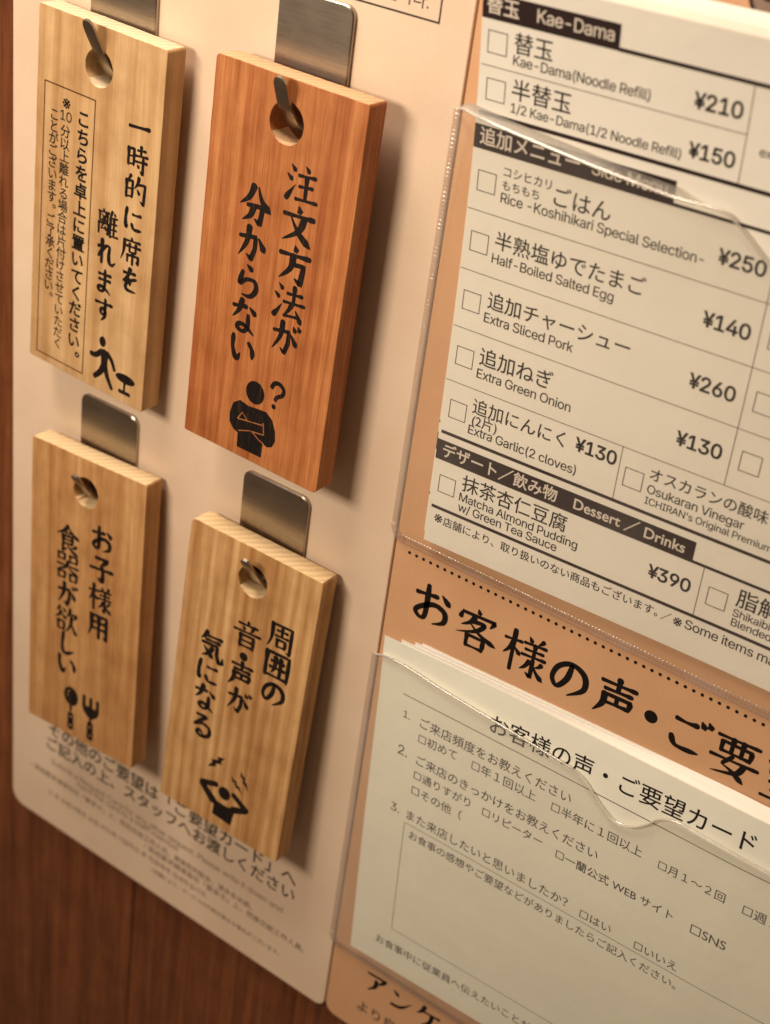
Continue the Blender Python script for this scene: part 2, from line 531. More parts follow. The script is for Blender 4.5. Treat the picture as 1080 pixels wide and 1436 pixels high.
# ------------------------------------------------------------------ brush lettering
def bx(a, b, c, d):
    return [('v', (a, b, a, d)), ('l', (a, b, c, b - 1, c - 1, d)), ('h', (a, d - 2, c, d - 4))]
G = {
'一': [('h', (6, 55, 30, 53, 94, 47))],
'時': [('v', (12, 20, 12, 76)), ('l', (12, 22, 36, 19, 36, 76)), ('h', (13, 46, 35, 44)), ('h', (13, 72, 35, 70)), ('h', (50, 20, 86, 15)), ('v', (66, 5, 66, 36)), ('h', (42, 39, 96, 33)), ('h', (44, 58, 94, 53)), ('l', (77, 42, 77, 94, 66, 86)), ('d', (51, 66, 60, 77))],
'的': [('p', (27, 4, 22, 14, 14, 24)), ('v', (10, 24, 10, 82)), ('l', (10, 26, 37, 22, 36, 80)), ('h', (11, 51, 35, 49)), ('h', (11, 78, 36, 75)), ('p', (63, 5, 58, 26, 45, 46)), ('l', (58, 28, 92, 22, 88, 90, 73, 80)), ('d', (57, 44, 69, 60))],
'に': [('c', (18, 12, 13, 48, 16, 84, 24, 74)), ('h', (46, 30, 66, 30, 86, 26)), ('c', (43, 66, 56, 84, 92, 80))],
'席': [('d', (50, 3, 54, 14)), ('h', (18, 20, 90, 14)), ('p', (20, 20, 18, 58, 6, 94)), ('h', (30, 38, 94, 33)), ('v', (44, 28, 44, 56)), ('v', (72, 25, 72, 54)), ('h', (44, 56, 72, 54)), ('v', (36, 68, 36, 92)), ('l', (36, 69, 85, 64, 84, 90, 75, 84)), ('v', (59, 58, 59, 99))],
'を': [('h', (22, 25, 80, 18)), ('p', (54, 4, 42, 36, 18, 62)), ('c', (24, 58, 42, 44, 54, 50, 55, 70)), ('c', (86, 36, 58, 48, 36, 68, 42, 88, 86, 88))],
'離': [('d', (28, 3, 29, 13)), ('h', (5, 18, 54, 14)), ('p', (41, 23, 34, 34, 20, 43)), ('d', (20, 25, 39, 42)), ('v', (11, 24, 11, 47)), ('h', (11, 47, 47, 45)), ('v', (47, 22, 47, 47)), ('v', (8, 55, 8, 94)), ('l', (8, 56, 51, 53, 50, 92, 43, 87)), ('p', (30, 46, 26, 60, 19, 74)), ('h', (19, 75, 40, 71)), ('d', (36, 62, 43, 79)), ('p', (68, 3, 62, 20, 54, 36)), ('v', (61, 28, 61, 95)), ('d', (77, 5, 82, 17)), ('h', (61, 27, 92, 23)), ('v', (77, 25, 77, 90)), ('h', (62, 47, 90, 44)), ('h', (62, 67, 90, 64)), ('h', (61, 91, 97, 87))],
'れ': [('v', (27, 6, 26, 96)), ('l', (6, 36, 40, 26, 8, 76)), ('c', (20, 58, 46, 26, 64, 26, 62, 56, 66, 84, 80, 90, 96, 76))],
'ま': [('h', (20, 25, 82, 20)), ('h', (22, 46, 80, 42)), ('c', (51, 5, 52, 64, 44, 88, 26, 92, 20, 80, 36, 72, 60, 80, 82, 94))],
'す': [('h', (8, 27, 94, 21)), ('c', (58, 5, 59, 38, 56, 64, 42, 68, 36, 56, 46, 44, 58, 52, 58, 74, 40, 96))],
'注': [('d', (14, 9, 28, 22)), ('d', (4, 33, 20, 45)), ('q', (6, 92, 16, 76, 30, 54)), ('d', (56, 3, 68, 16)), ('h', (38, 29, 88, 24)), ('h', (42, 55, 82, 50)), ('h', (34, 87, 98, 82)), ('v', (62, 28, 62, 84))],
'文': [('d', (48, 2, 54, 18)), ('h', (6, 29, 96, 23)), ('p', (68, 27, 54, 62, 8, 94)), ('n', (28, 32, 54, 66, 94, 94))],
'方': [('d', (48, 2, 54, 17)), ('h', (5, 30, 96, 23)), ('p', (46, 28, 40, 62, 8, 95)), ('l', (40, 51, 80, 46, 74, 94, 56, 84))],
'法': [('d', (14, 9, 28, 21)), ('d', (4, 33, 19, 45)), ('q', (6, 94, 16, 80, 29, 58)), ('h', (42, 27, 88, 22)), ('v', (63, 5, 63, 48)), ('h', (33, 51, 97, 45)), ('p', (60, 50, 50, 70, 38, 85)), ('h', (38, 86, 84, 79)), ('d', (72, 64, 92, 93))],
'が': [('l', (8, 37, 60, 28, 60, 62, 50, 93, 36, 82)), ('p', (36, 5, 32, 48, 8, 92)), ('d', (68, 34, 88, 62)), ('d', (72, 8, 81, 22)), ('d', (87, 3, 96, 16))],
'か': [('l', (8, 37, 62, 28, 62, 62, 52, 93, 36, 82)), ('p', (38, 5, 33, 48, 8, 92)), ('d', (72, 28, 95, 60))],
'分': [('p', (42, 4, 30, 34, 2, 58)), ('n', (56, 4, 70, 36, 99, 58)), ('l', (26, 55, 74, 50, 68, 94, 52, 85)), ('p', (46, 54, 38, 78, 14, 96))],
'ら': [('d', (42, 4, 62, 17)), ('c', (30, 26, 22, 62, 44, 46, 72, 44, 80, 66, 62, 90, 32, 92))],
'な': [('h', (8, 28, 54, 20)), ('p', (37, 4, 28, 36, 8, 62)), ('d', (64, 18, 88, 35)), ('c', (62, 42, 63, 78, 48, 94, 28, 88, 34, 75, 56, 76, 86, 94))],
'い': [('c', (16, 18, 17, 56, 32, 86, 44, 66)), ('c', (70, 26, 86, 46, 87, 70))],
'お': [('h', (10, 31, 62, 23)), ('c', (37, 4, 37, 76, 26, 90, 12, 78, 28, 60, 58, 45, 84, 54, 84, 78, 58, 93)), ('d', (72, 14, 93, 32))],
'子': [('l', (24, 14, 76, 10, 50, 36)), ('c', (50, 36, 57, 62, 53, 92, 36, 84)), ('h', (4, 54, 97, 46))],
'様': [('h', (4, 29, 42, 24)), ('v', (24, 4, 24, 97)), ('p', (24, 30, 16, 50, 4, 66)), ('d', (27, 42, 41, 56)), ('d', (56, 4, 63, 15)), ('p', (87, 2, 83, 8, 76, 15)), ('h', (47, 21, 95, 16)), ('h', (51, 35, 91, 31)), ('h', (45, 49, 97, 44)), ('v', (71, 18, 71, 48)), ('l', (71, 52, 71, 94, 60, 87)), ('p', (64, 59, 56, 74, 45, 85)), ('p', (91, 55, 86, 62, 77, 68)), ('n', (72, 62, 82, 78, 99, 92))],
'用': [('p', (20, 12, 20, 60, 7, 95)), ('l', (20, 13, 84, 10, 84, 93, 72, 85)), ('h', (20, 37, 82, 34)), ('h', (19, 61, 82, 58)), ('v', (52, 12, 52, 94))],
'食': [('p', (50, 1, 34, 22, 2, 40)), ('n', (51, 3, 70, 24, 99, 38)), ('h', (38, 27, 64, 24)), ('v', (30, 38, 30, 92)), ('l', (30, 39, 70, 36, 70, 65)), ('h', (31, 52, 69, 50)), ('h', (31, 66, 69, 63)), ('q', (28, 94, 38, 88, 52, 80)), ('p', (86, 65, 78, 72, 64, 77)), ('n', (46, 67, 66, 85, 96, 97))],
'器': bx(10, 4, 38, 28) + bx(60, 3, 90, 27) + [('h', (5, 46, 96, 42)), ('p', (51, 28, 42, 50, 4, 70)), ('n', (52, 45, 70, 58, 98, 67))] + bx(12, 70, 40, 96) + bx(62, 70, 90, 96),
'欲': [('p', (21, 7, 16, 17, 6, 26)), ('d', (34, 7, 47, 20)), ('p', (27, 24, 20, 38, 2, 53)), ('n', (28, 27, 38, 38, 52, 47))] + bx(15, 60, 42, 92) + [('p', (68, 3, 62, 22, 51, 38)), ('l', (62, 21, 95, 17, 86, 35)), ('p', (75, 30, 68, 66, 47, 96)), ('n', (74, 50, 84, 76, 99, 93))],
'し': [('c', (36, 5, 31, 68, 46, 92, 86, 72))],
'周': [('p', (17, 9, 17, 60, 5, 95)), ('l', (17, 11, 85, 7, 85, 95, 73, 88)), ('h', (34, 28, 71, 26)), ('v', (52, 17, 52, 45)), ('h', (30, 47, 75, 44))] + bx(38, 58, 67, 84),
'囲': [('v', (11, 9, 11, 94)), ('l', (11, 10, 89, 6, 89, 95)), ('h', (28, 37, 74, 34)), ('h', (25, 59, 78, 56)), ('p', (43, 21, 42, 58, 30, 80)), ('v', (62, 20, 62, 82)), ('h', (11, 89, 88, 86))],
'の': [('c', (52, 18, 46, 54, 26, 82, 12, 64, 22, 32, 52, 14, 84, 28, 88, 62, 54, 93))],
'音': [('d', (48, 1, 53, 12)), ('h', (17, 19, 85, 14)), ('d', (33, 24, 41, 35)), ('p', (69, 21, 66, 30, 60, 36)), ('h', (3, 45, 98, 38)), ('v', (28, 54, 28, 96)), ('l', (28, 55, 75, 52, 75, 96)), ('h', (29, 73, 74, 71)), ('h', (29, 92, 74, 89))],
'・': [('o', (50, 50, 15))],
'声': [('h', (13, 17, 88, 12)), ('v', (50, 1, 50, 30)), ('h', (22, 33, 81, 28)), ('l', (24, 45, 81, 42, 79, 64)), ('h', (24, 64, 79, 60)), ('p', (24, 45, 23, 70, 6, 96)), ('v', (52, 43, 52, 61))],
'気': [('p', (30, 3, 22, 20, 8, 36)), ('h', (26, 17, 86, 12)), ('h', (26, 31, 80, 27)), ('l', (14, 45, 71, 40, 72, 70, 82, 94, 95, 90, 95, 72)), ('p', (54, 53, 42, 76, 16, 93)), ('d', (22, 57, 58, 88))],
'る': [('l', (26, 13, 68, 9, 18, 60)), ('c', (20, 58, 50, 42, 82, 50, 84, 78, 56, 94, 34, 86, 44, 72, 64, 88))],
'客': [('d', (48, 1, 53, 12)), ('q', (10, 34, 12, 26, 14, 15)), ('l', (15, 20, 90, 15, 80, 31)), ('p', (43, 23, 34, 38, 14, 52)), ('p', (36, 35, 66, 31, 48, 54, 4, 73)), ('n', (34, 40, 60, 58, 99, 70))] + bx(31, 69, 70, 96),
'ご': [('h', (24, 23, 48, 24, 70, 21)), ('c', (22, 66, 36, 86, 84, 83)), ('d', (76, 6, 85, 20)), ('d', (90, 1, 98, 14))],
'要': [('h', (9, 13, 92, 8))] + bx(20, 23, 79, 46) + [('v', (40, 10, 40, 44)), ('v', (60, 9, 60, 44)), ('h', (3, 61, 98, 55)), ('l', (46, 48, 28, 73)), ('n', (28, 73, 50, 80, 78, 97)), ('p', (71, 58, 58, 82, 10, 97))],
'望': [('d', (26, 2, 31, 12)), ('h', (5, 18, 51, 14)), ('l', (13, 18, 14, 43, 47, 40)), ('p', (62, 8, 61, 36, 51, 50)), ('l', (62, 9, 88, 6, 88, 50, 80, 47)), ('h', (62, 21, 87, 19)), ('h', (62, 34, 87, 32)), ('h', (15, 60, 85, 54)), ('h', (22, 77, 79, 73)), ('h', (5, 96, 96, 91)), ('v', (50, 57, 50, 93))],
'ア': [('l', (12, 18, 88, 13, 60, 46)), ('p', (50, 36, 46, 66, 18, 96))],
'ン': [('d', (14, 17, 36, 33)), ('q', (12, 86, 52, 76, 92, 32))],
'ケ': [('p', (32, 7, 22, 34, 4, 54)), ('h', (26, 31, 94, 26)), ('p', (64, 30, 58, 66, 28, 96))],
'ー': [('h', (8, 52, 50, 50, 92, 49))],
'ト': [('v', (40, 6, 40, 96)), ('d', (43, 38, 72, 57))],
}
PROF = {
'h': [(0, 1.0), (.12, .9), (.45, .68), (.8, .9), (.93, 1.25), (1, 1.0)],
'v': [(0, 1.15), (.12, 1.25), (.4, .9), (.85, .92), (1, .8)],
'p': [(0, 1.2), (.15, 1.2), (.5, .95), (.85, .5), (1, .12)],
'q': [(0, 1.3), (.2, 1.25), (.6, .7), (1, .12)],
'n': [(0, .3), (.3, .7), (.7, 1.25), (.82, 1.45), (.93, .8), (1, .2)],
'd': [(0, .35), (.35, .9), (.75, 1.4), (.92, 1.15), (1, .6)],
'l': [(0, .9), (.1, 1.0), (.5, .92), (.82, 1.05), (.92, .8), (1, .35)],
'c': [(0, .75), (.1, 1.0), (.35, .85), (.7, 1.1), (.88, .85), (1, .3)]}
def prof(t, s):
    P = PROF[t]
    for (a, x), (b, y) in zip(P, P[1:]):
        if s <= b:
            return x + (y - x) * (s - a) / (b - a)
    return P[-1][1]
def spline(pts, per=7):
    out = []
    n = len(pts)
    for i in range(n - 1):
        p0 = pts[max(i - 1, 0)]; p1 = pts[i]; p2 = pts[i + 1]; p3 = pts[min(i + 2, n - 1)]
        for k in range(per):
            t = k / per
            out.append(tuple(.5 * (2 * b + (c - a) * t + (2 * a - 5 * b + 4 * c - d) * t * t + (3 * b - a - 3 * c + d) * t ** 3)
                             for a, b, c, d in zip(p0, p1, p2, p3)))
    out.append(pts[-1])
    return out
def stroke_poly(P, wf, V, F, z, fn):
    """sweep a width profile wf(s, angle) along polyline P; round ends"""
    n = len(P)
    acc = [0]
    for a, b in zip(P, P[1:]):
        acc.append(acc[-1] + math.hypot(b[0] - a[0], b[1] - a[1]))
    T = acc[-1] or 1
    base = len(V)
    ends = []
    for i in range(n):
        a = P[max(i - 1, 0)]; b = P[min(i + 1, n - 1)]
        dx, dy = b[0] - a[0], b[1] - a[1]
        l = math.hypot(dx, dy) or 1
        dx /= l; dy /= l
        w = wf(acc[i] / T, dx, dy) / 2
        V.append(fn(P[i][0] - dy * w, P[i][1] + dx * w, z))
        V.append(fn(P[i][0] + dy * w, P[i][1] - dx * w, z))
        if i in (0, n - 1):
            ends.append((P[i], dx, dy, w, 2 * i))
    for i in range(n - 1):
        k = base + 2 * i
        F.append((k, k + 1, k + 3, k + 2))
    for (p, dx, dy, w, idx), sg in zip(ends, (-1, 1)):
        ids = [base + idx]
        for k in range(1, 5):
            a = math.pi * k / 5
            c, s = math.cos(a) * w, math.sin(a) * w * .7 * sg
            ids.append(len(V))
            V.append(fn(p[0] - dy * c + dx * s, p[1] + dx * c + dy * s, z))
        ids.append(base + idx + 1)
        F.append(tuple(ids))
def brush_char(ch, cx, cy, size, V, F, fn, weight=1.0, asp=1.0):
    st = G[ch]
    n = len(st)
    w0 = (13.5 if n <= 4 else 12.2 if n <= 7 else 10.2 if n <= 10 else 9.4 if n <= 14 else 8.8) * size / 100 * weight
    for k, (t, c) in enumerate(st):
        z = .0015 * (k % 7)
        if t == 'o':
            r = c[2] * size / 100
            ids = []
            for i in range(18):
                a = 2 * math.pi * i / 18
                ids.append(len(V))
                V.append(fn(cx + (c[0] - 50) * size / 100 + r * math.cos(a), cy - (c[1] - 50) * size / 100 + r * math.sin(a), z))
            F.append(tuple(ids))
            continue
        pts = [(cx + (c[i] - 50) * size / 100 * asp, cy - (c[i + 1] - 50) * size / 100) for i in range(0, len(c), 2)]
        if t == 'l':
            P = []
            for a, b in zip(pts, pts[1:]):
                for s in (0, .12, .5, .88):
                    P.append((a[0] + (b[0] - a[0]) * s, a[1] + (b[1] - a[1]) * s))
            P.append(pts[-1])
        else:
            P = spline(pts)
        ph = random.random() * 6
        short = min(1.0, .72 + sum(math.hypot(b[0] - a[0], b[1] - a[1]) for a, b in zip(P, P[1:])) / size * .6)
        def wf(s, dx, dy, t=t, ph=ph, short=short):
            return w0 * short * prof(t, s) * (.78 + .27 * abs(dy)) * (1 + .05 * math.sin(9 * s + ph))
        stroke_poly(P, wf, V, F, z, fn)

# ------------------------------------------------------------------ the wooden wall
wall = bpy.data.objects.new("wall", None)
COL.objects.link(wall)
wall['kind'] = 'structure'
seams = [-560, -473, -388, -303, -217, -131, -45, 42, 128]
pm = {}
for i, (a, b) in enumerate(zip(seams, seams[1:])):
    V, F = slab([(a + .12, -760), (b - .12, -760), (b - .12, 160), (a + .12, 160)], -14, -3 + (i % 3) * .15 - .15, .4)
    o = link("plank", V, F, M_WALL, wall)
# backing behind the seams
V, F = slab([(-562, -762), (130, -762), (130, 162), (-562, 162)], -18, -13.5, .1)
link("backing_board", V, F, M_WALL, wall)

# ------------------------------------------------------------------ left sheet and its print
SH = W(-372.2, -451.3, 0)
t_sheet = empty("instruction_sheet", SH, "pale pink laminated instruction sheet with rounded corners, carrying the four wooden tags", "notice sheet")
V, F = slab(rounded(-372.2, -451.3, -202.05, 60, (6.5, 4.0, 0, 0)), -2.4, 0, .25)
link("sheet_panel", V, F, M_SHEET, t_sheet, offset=SH)
wp = lambda d=.05: (lambda x, y, z=0: W(x, y, d + z))
V, F = strips([(-300, -85.85, -212.1, -85.35), (-212.6, -85.35, -212.1, -40)], wp())
link("printed_border", V, F, M_INK, t_sheet, offset=SH)
put_text("printed_line", "부탁드립니다.", -243.5, -83.2, -216.2, -83.2, wp(), M_INK, t_sheet, SH)
put_text("printed_line", "その他のご要望は「ご要望カード」へ", -350.8, -403.2, -221.5, -402.2, wp(), M_INK, t_sheet, SH, .012)
put_text("printed_line", "ご記入の上、スタッフへお渡しください", -351.8, -411.2, -221.5, -409.6, wp(), M_INK, t_sheet, SH, .012)
for s, x0, y, x1, cj in (
    ("Submit a Request Card for any other request. Please write it down and", -349, -418.0, -226, False),
    ("hand the card to a staff member", -334, -421.2, -278, False),
    ("・其他要求请填写在「要求卡」上，然后交给工作人员。谢谢您的配合，请多多关照。", -361, -426.6, -240, True),
    ("・其他要求請填寫在「要求卡」上，然後交給工作人員。", -296, -430.8, -214, True),
    ("그 외 요청사항은 요청 카드에 기입하신 후 직원에게 건네주십시오.", -351, -435.6, -262, True),
    ("※店舗により、サービスの内容が異なる場合がございます。", -292, -440.4, -225, True)):
    put_text("printed_line", s, x0, y, x1, y, wp(), M_FADED, t_sheet, SH, .012 if cj else .0, cj)

# ------------------------------------------------------------------ peach board
BH = W(-201.4, -451.3, 0)
t_board = empty("card_holder_board", BH, "peach coloured laminated board with two clear pockets, right of the wooden tags", "holder board")
V, F = slab(rounded(-201.4, -451.3, 60, 60, (4.5, 4.0, 0, 0)), -2.4, -.1, .25)
link("board_panel", V, F, M_BOARD, t_board, offset=BH)
V, F = [], []
bp_ = lambda d=-.05: (lambda x, y, z=0: W(x, y, d + z))
for row_y in (-242.15,):
    for i in range(92):
        x = -196.0 + i * 2.635
        ids = []
        for k in range(12):
            a = 2 * math.pi * k / 12
            ids.append(len(V))
            V.append(W(x + .56 * math.cos(a), row_y + .56 * math.sin(a), -.05))
        F.append(tuple(ids))
o = link("dotted_line", V, F, M_BRUSH, t_board, offset=BH)
V, F = [], []
for ch, x, y, s in (('お', -185.2, -256.7, 14.6), ('客', -168.5, -257.4, 15.2), ('様', -151.3, -257.6, 15.4), ('の', -135.6, -257.9, 14.0), ('声', -119.8, -257.4, 14.8),
                    ('・', -108.4, -257.0, 14), ('ご', -97.3, -256.9, 14.4), ('要', -82.0, -257.0, 15), ('望', -65.8, -257.0, 15)):
    brush_char(ch, x, y, s, V, F, bp_(), 1.02)
link("printed_heading", V, F, M_BRUSH, t_board, offset=BH)
V, F = [], []
for ch, x, y, s in (('ア', -181.2, -422.9, 10.5), ('ン', -169.8, -423.4, 10.5), ('ケ', -158.2, -423.0, 10.5), ('ー', -146.4, -423.0, 10.5), ('ト', -134.6, -423.0, 10.5)):
    brush_char(ch, x, y, s, V, F, bp_(), 1.02)
link("printed_heading", V, F, M_BRUSH, t_board, offset=BH)
put_text("printed_line", "より良いお店づくりのために", -187.5, -440.6, -110, -440.6, bp_(), M_INKGREY, t_board, BH, .01)
# round badge at the top right
V, F = [], []
def disc(cx, cy, r, z, n=40):
    ids = []
    for k in range(n):
        a = 2 * math.pi * k / n
        ids.append(len(V))
        V.append(W(cx + r * math.cos(a), cy + r * math.sin(a), z))
    F.append(tuple(ids))
disc(-123.4, -58.4, 8.0, -.05)
bd = link("round_badge", V, F, M_BRUSH, t_board, offset=BH)
V, F = [], []
disc(-123.4, -58.4, 7.0, .0)
link("badge_face", V, F, M_FADED, bd, offset=BH)
put_text("printed_mark", "¥", -127.6, -62.6, -120.6, -62.6, bp_(.05), M_BRUSH, bd, BH, .03)

# ------------------------------------------------------------------ papers
def surface(X0, Z0, th, k, d0):
    ct, sn = math.cos(th), math.sin(th)
    def depth(x, y):
        u = (x - X0) / 100; v = (y - Z0) / 100
        v = max(min(v, 1.62), -.2); u = max(min(u, 1.25), -.1)
        b = (u, v, u * v, v * v, u * u, v ** 3, u * v * v)
        return d0 + sum(p * q for p, q in zip(b, k))
    def xy(u, v):
        return X0 + u * ct - v * sn, Z0 + u * sn + v * ct
    def fn(off, extra=None):
        def g(u, v, z=0):
            x, y = xy(u, v)
            base = off if off < 0 else 0
            d = depth(x, y) + base + (extra(u, v) if extra else 0)
            fl = .95 + base * .95
            q = d - fl
            d = fl + .5 * (q + math.sqrt(q * q + .05))
            return W(x, y, d + off - base + z)
        return g
    return depth, xy, fn
m_depth, m_xy, m_fn = surface(-190, -218, 0.0216157, [-1.49508893, 0.18235057, 2.54468042, -0.96920151, -0.65160279, 3.42379236, -1.26255193], 3.0)
s_depth, s_xy, s_fn = surface(-195, -400, 0.0505134, [0.33952212, -0.74776428, 4.11983674, -0.11658304, 0.44555181, -0.78992606, -1.20602099], 2.8)

def sheet_obj(name, fn, u0, v0, u1, v1, m, parent=None, loc=None, th=.12, skew=0, nu=30, nv=44):
    V, F = [], []
    for side in (0, -th):
        for j in range(nv + 1):
            for i in range(nu + 1):
                u = u0 + (u1 - u0) * i / nu
                v = v0 + (v1 + skew * i / nu - v0) * j / nv
                V.append(fn(u, v, side))
    n = (nu + 1) * (nv + 1)
    for j in range(nv):
        for i in range(nu):
            k = j * (nu + 1) + i
            F.append((k, k + 1, k + nu + 2, k + nu + 1))
            F.append((n + k, n + k + nu + 1, n + k + nu + 2, n + k + 1))
    for i in range(nu):
        a, b = i, i + 1
        F.append((a, n + a, n + b, b))
        a, b = nv * (nu + 1) + i, nv * (nu + 1) + i + 1
        F.append((a, b, n + b, n + a))
    for j in range(nv):
        a, b = j * (nu + 1), (j + 1) * (nu + 1)
        F.append((a, b, n + b, n + a))
        a, b = a + nu, b + nu
        F.append((a, n + a, n + b, b))
    return link(name, V, F, m, parent, smooth=False, loc=loc, offset=loc)

# --- menu slip (front of the upper stack)
MO = m_fn(0)(-.5, -15)
t_menu = empty("order_slip", MO, "printed order slip of side dishes with prices and tick boxes, front of the upper pocket", "order slip")
o = sheet_obj("slip_paper", m_fn(0), -.45, -15.2, 176, 150.3, M_PAPER, t_menu, MO)
o.data.shade_smooth(); o.data.set_sharp_from_angle(angle=math.radians(40))
mp_ = m_fn(.05)
BX = dict(off=MO)
TEXTS = [
('替玉', 'w', 0.84, 140.9, 10.16, 140.9), ('Kae-Dama', 'w', 15.28, 141.5, 36.4, 141.5),
('替玉', 'j', 9.3, 132.6, 20.3, 132.8), ('Kae-Dama(Noodle Refill)', 'e', 9.3, 129.7, 47.4, 129.9), ('¥210', 'y', 58.4, 131.0, 70.8, 131.2),
('半替玉', 'j', 9.6, 121.0, 26.7, 121.2), ('1/2 Kae-Dama(1/2 Noodle Refill)', 'e', 9.7, 117.8, 57.3, 118.1), ('¥150', 'y', 58.9, 119.2, 70.9, 119.4),
('exclusive', 'e', 76.4, 123.9, 88.5, 123.9),
('追加メニュー', 'w', 1.4, 107.4, 31.0, 107.4), ('Side Menu', 'w', 34.5, 108.2, 55.3, 108.2),
('コシヒカリ', 's', 9.5, 100.8, 23.8, 100.9), ('もちもち', 's', 9.5, 97.2, 20.6, 97.3), ('ごはん', 'j', 24.9, 97.3, 41.4, 97.4),
('Rice -Koshihikari Special Selection-', 'e', 9.4, 93.6, 67.8, 94.0), ('¥250', 'y', 71.1, 95.6, 83.7, 95.6),
('半熟塩ゆでたまご', 'j', 9.3, 80.5, 54.0, 80.8), ('Half-Boiled Salted Egg', 'e', 8.9, 76.5, 45.8, 76.9), ('¥140', 'y', 70.4, 78.7, 83.3, 78.7),
('追加チャーシュー', 'j', 9.4, 63.2, 52.9, 63.4), ('Extra Sliced Pork', 'e', 8.9, 59.2, 36.9, 59.4), ('¥260', 'y', 70.2, 61.5, 83.1, 61.5),
('追加ねぎ', 'j', 9.3, 46.2, 32.6, 46.4), ('Extra Green Onion', 'e', 9.1, 42.3, 39.2, 42.4), ('¥130', 'y', 70.1, 44.7, 83.1, 44.9),
('追加にんにく', 'j', 9.4, 31.1, 39.3, 31.4), ('(2片)', 's', 9.8, 26.8, 18.0, 27.0), ('Extra Garlic(2 cloves)', 'e', 9.0, 24.6, 44.1, 24.9), ('¥130', 'y', 42.4, 32.2, 55.2, 32.2),
('オスカランの酸味', 'j', 65.3, 31.9, 99.0, 31.9), ('Osukaran Vinegar', 'e', 65.4, 28.0, 93.3, 28.1), ("ICHIRAN's Original Premium Vinegar", 'e', 65.4, 24.7, 112.5, 24.8),
('デザート／飲み物', 'w', 1.8, 14.1, 40.0, 14.1), ('Dessert ／ Drinks', 'w', 45.4, 14.8, 79.4, 14.8),
('抹茶杏仁豆腐', 'j', 9.7, 5.9, 44.4, 6.1), ('Matcha Almond Pudding', 'e', 9.4, 2.5, 48.8, 2.6), ('w/ Green Tea Sauce', 'e', 9.5, -.9, 42.7, -.8), ('¥390', 'y', 70.5, 3.6, 83.3, 3.7),
('脂解美茶', 'j', 96.3, 5.5, 121.0, 5.6), ('Shikaibicha', 'e', 96.2, 2.4, 111.9, 2.6), ('Blended Tea', 'e', 96.4, -.6, 114.0, -.5),
('※', 's', 2.1, -7.6, 4.9, -7.6), ('店舗により、取り扱いのない商品もございます。', 's', 5.3, -7.9, 76.0, -7.7), ('／', 's', 77.0, -7.8, 80.0, -7.7), ('※', 's', 80.7, -7.8, 83.4, -7.8), ('Some items may not be available', 'e', 84.2, -7.4, 141, -7.3)]
STY = {'w': (M_WHITEINK, .016), 'j': (M_INK, .006), 'e': (M_INK, .010), 'y': (M_INK, .046), 's': (M_INK, .006)}
mband = m_fn(.09)
for body, k, x0, y0, x1, y1 in TEXTS:
    latin = ord(body[0]) < 0x2000 and not body.startswith('(2片')
    m, b = STY[k]
    put_text("printed_heading" if k == 'w' else "printed_price" if k == 'y' else "printed_line", body, x0, y0, x1, y1,
             mband if k == 'w' else mp_, m, t_menu, MO, b, not latin)
bands = [(-.4, 139.6, 37.9, 145.9), (-.4, 106.2, 57.4, 112.6), (-.4, 13.0, 82.1, 19.4)]
for bnd in bands:
    V, F = strips([bnd], m_fn(.06), 5)
    link("printed_band", V, F, M_BAND, t_menu, offset=MO)
V, F = strips([(37.9, 139.5, 176, 140.5), (0.2, 115.1, 176, 116.2), (57.4, 106.2, 176, 107.1), (.4, 21.5, 176, 22.5), (82.1, 13.0, 176, 13.9), (.6, -3.2, 176, -2.2)], mp_, 5)
link("thick_rule", V, F, M_BAND, t_menu, offset=MO)
thin = [(.1, 127.9, 72.6, 128.1)] + [(-.4, y - .1, 176, y + .1) for y in (89.5, 72.3, 55.2, 38.5)]
thin += [(72.5, 116.2, 72.7, 139.5), (85.5, 38.6, 85.7, 106.2), (56.2, 22.5, 56.4, 38.4), (85.7, -2.2, 85.9, 13.0)]
V, F = strips(thin, mp_, 5)
link("thin_rule", V, F, M_INKGREY, t_menu, offset=MO)
boxes = [(1.6, 131.2), (2.0, 119.3), (1.8, 94.9), (1.6, 77.9), (1.5, 60.7), (1.7, 43.9), (1.9, 27.2), (1.9, 2.6), (58.1, 27.4), (88.2, 2.5), (88.1, 60.9), (88.1, 44.0), (88.1, 78.2)]
for x, y in boxes:
    V, F = strips(frame(x, y, x + 5.7, y + 5.7, .22), mp_, 4)
    link("tick_box", V, F, M_INK, t_menu, offset=MO)

# --- the slips behind it
def back(rate, curl0):
    def e(u, v):
        k = max(0.0, (v - 60) / 90)
        c = max(0.0, v - curl0)
        return -rate * k * k - .05 * c * c
    return e
defs = [(-.9, -12.4, 175, 151.8, .30, 2.2, 147), (.3, -14.2, 176, 153.2, .55, 3.3, 147.5), (.8, -13.9, 176.5, 154.4, .8, 4.4, 148)]
blab = ["second order slip, its left edge and print peeking out behind the front slip", "third order slip in the upper pocket, only its white top edge showing",
        "rearmost order slip in the upper pocket, its pale top edge the highest"]
for i, (u0, v0, u1, v1, dz, rt, c0) in enumerate(defs):
    f = m_fn(-dz, back(rt, c0))
    LO = f(u0, v0)
    nm = empty("order_slip", LO, blab[i], "order slip", "order slips stacked behind the printed one") 
    o = sheet_obj("slip_paper", f, u0, v0, u1, v1, M_PAPERB if i else M_PAPER, nm, LO, nv=60)
    o.data.shade_smooth(); o.data.set_sharp_from_angle(angle=math.radians(40))
    if i == 0:
        f2 = m_fn(-dz + .05, back(rt, c0))
        for q in ((-.85, 24.3, 20, 25.1), (-.85, 15.6, 20, 21.2), (-.85, .4, 20, 1.2)):
            V, F = strips([q], f2, 5)
            link("printed_band", V, F, M_BAND, nm, offset=LO)

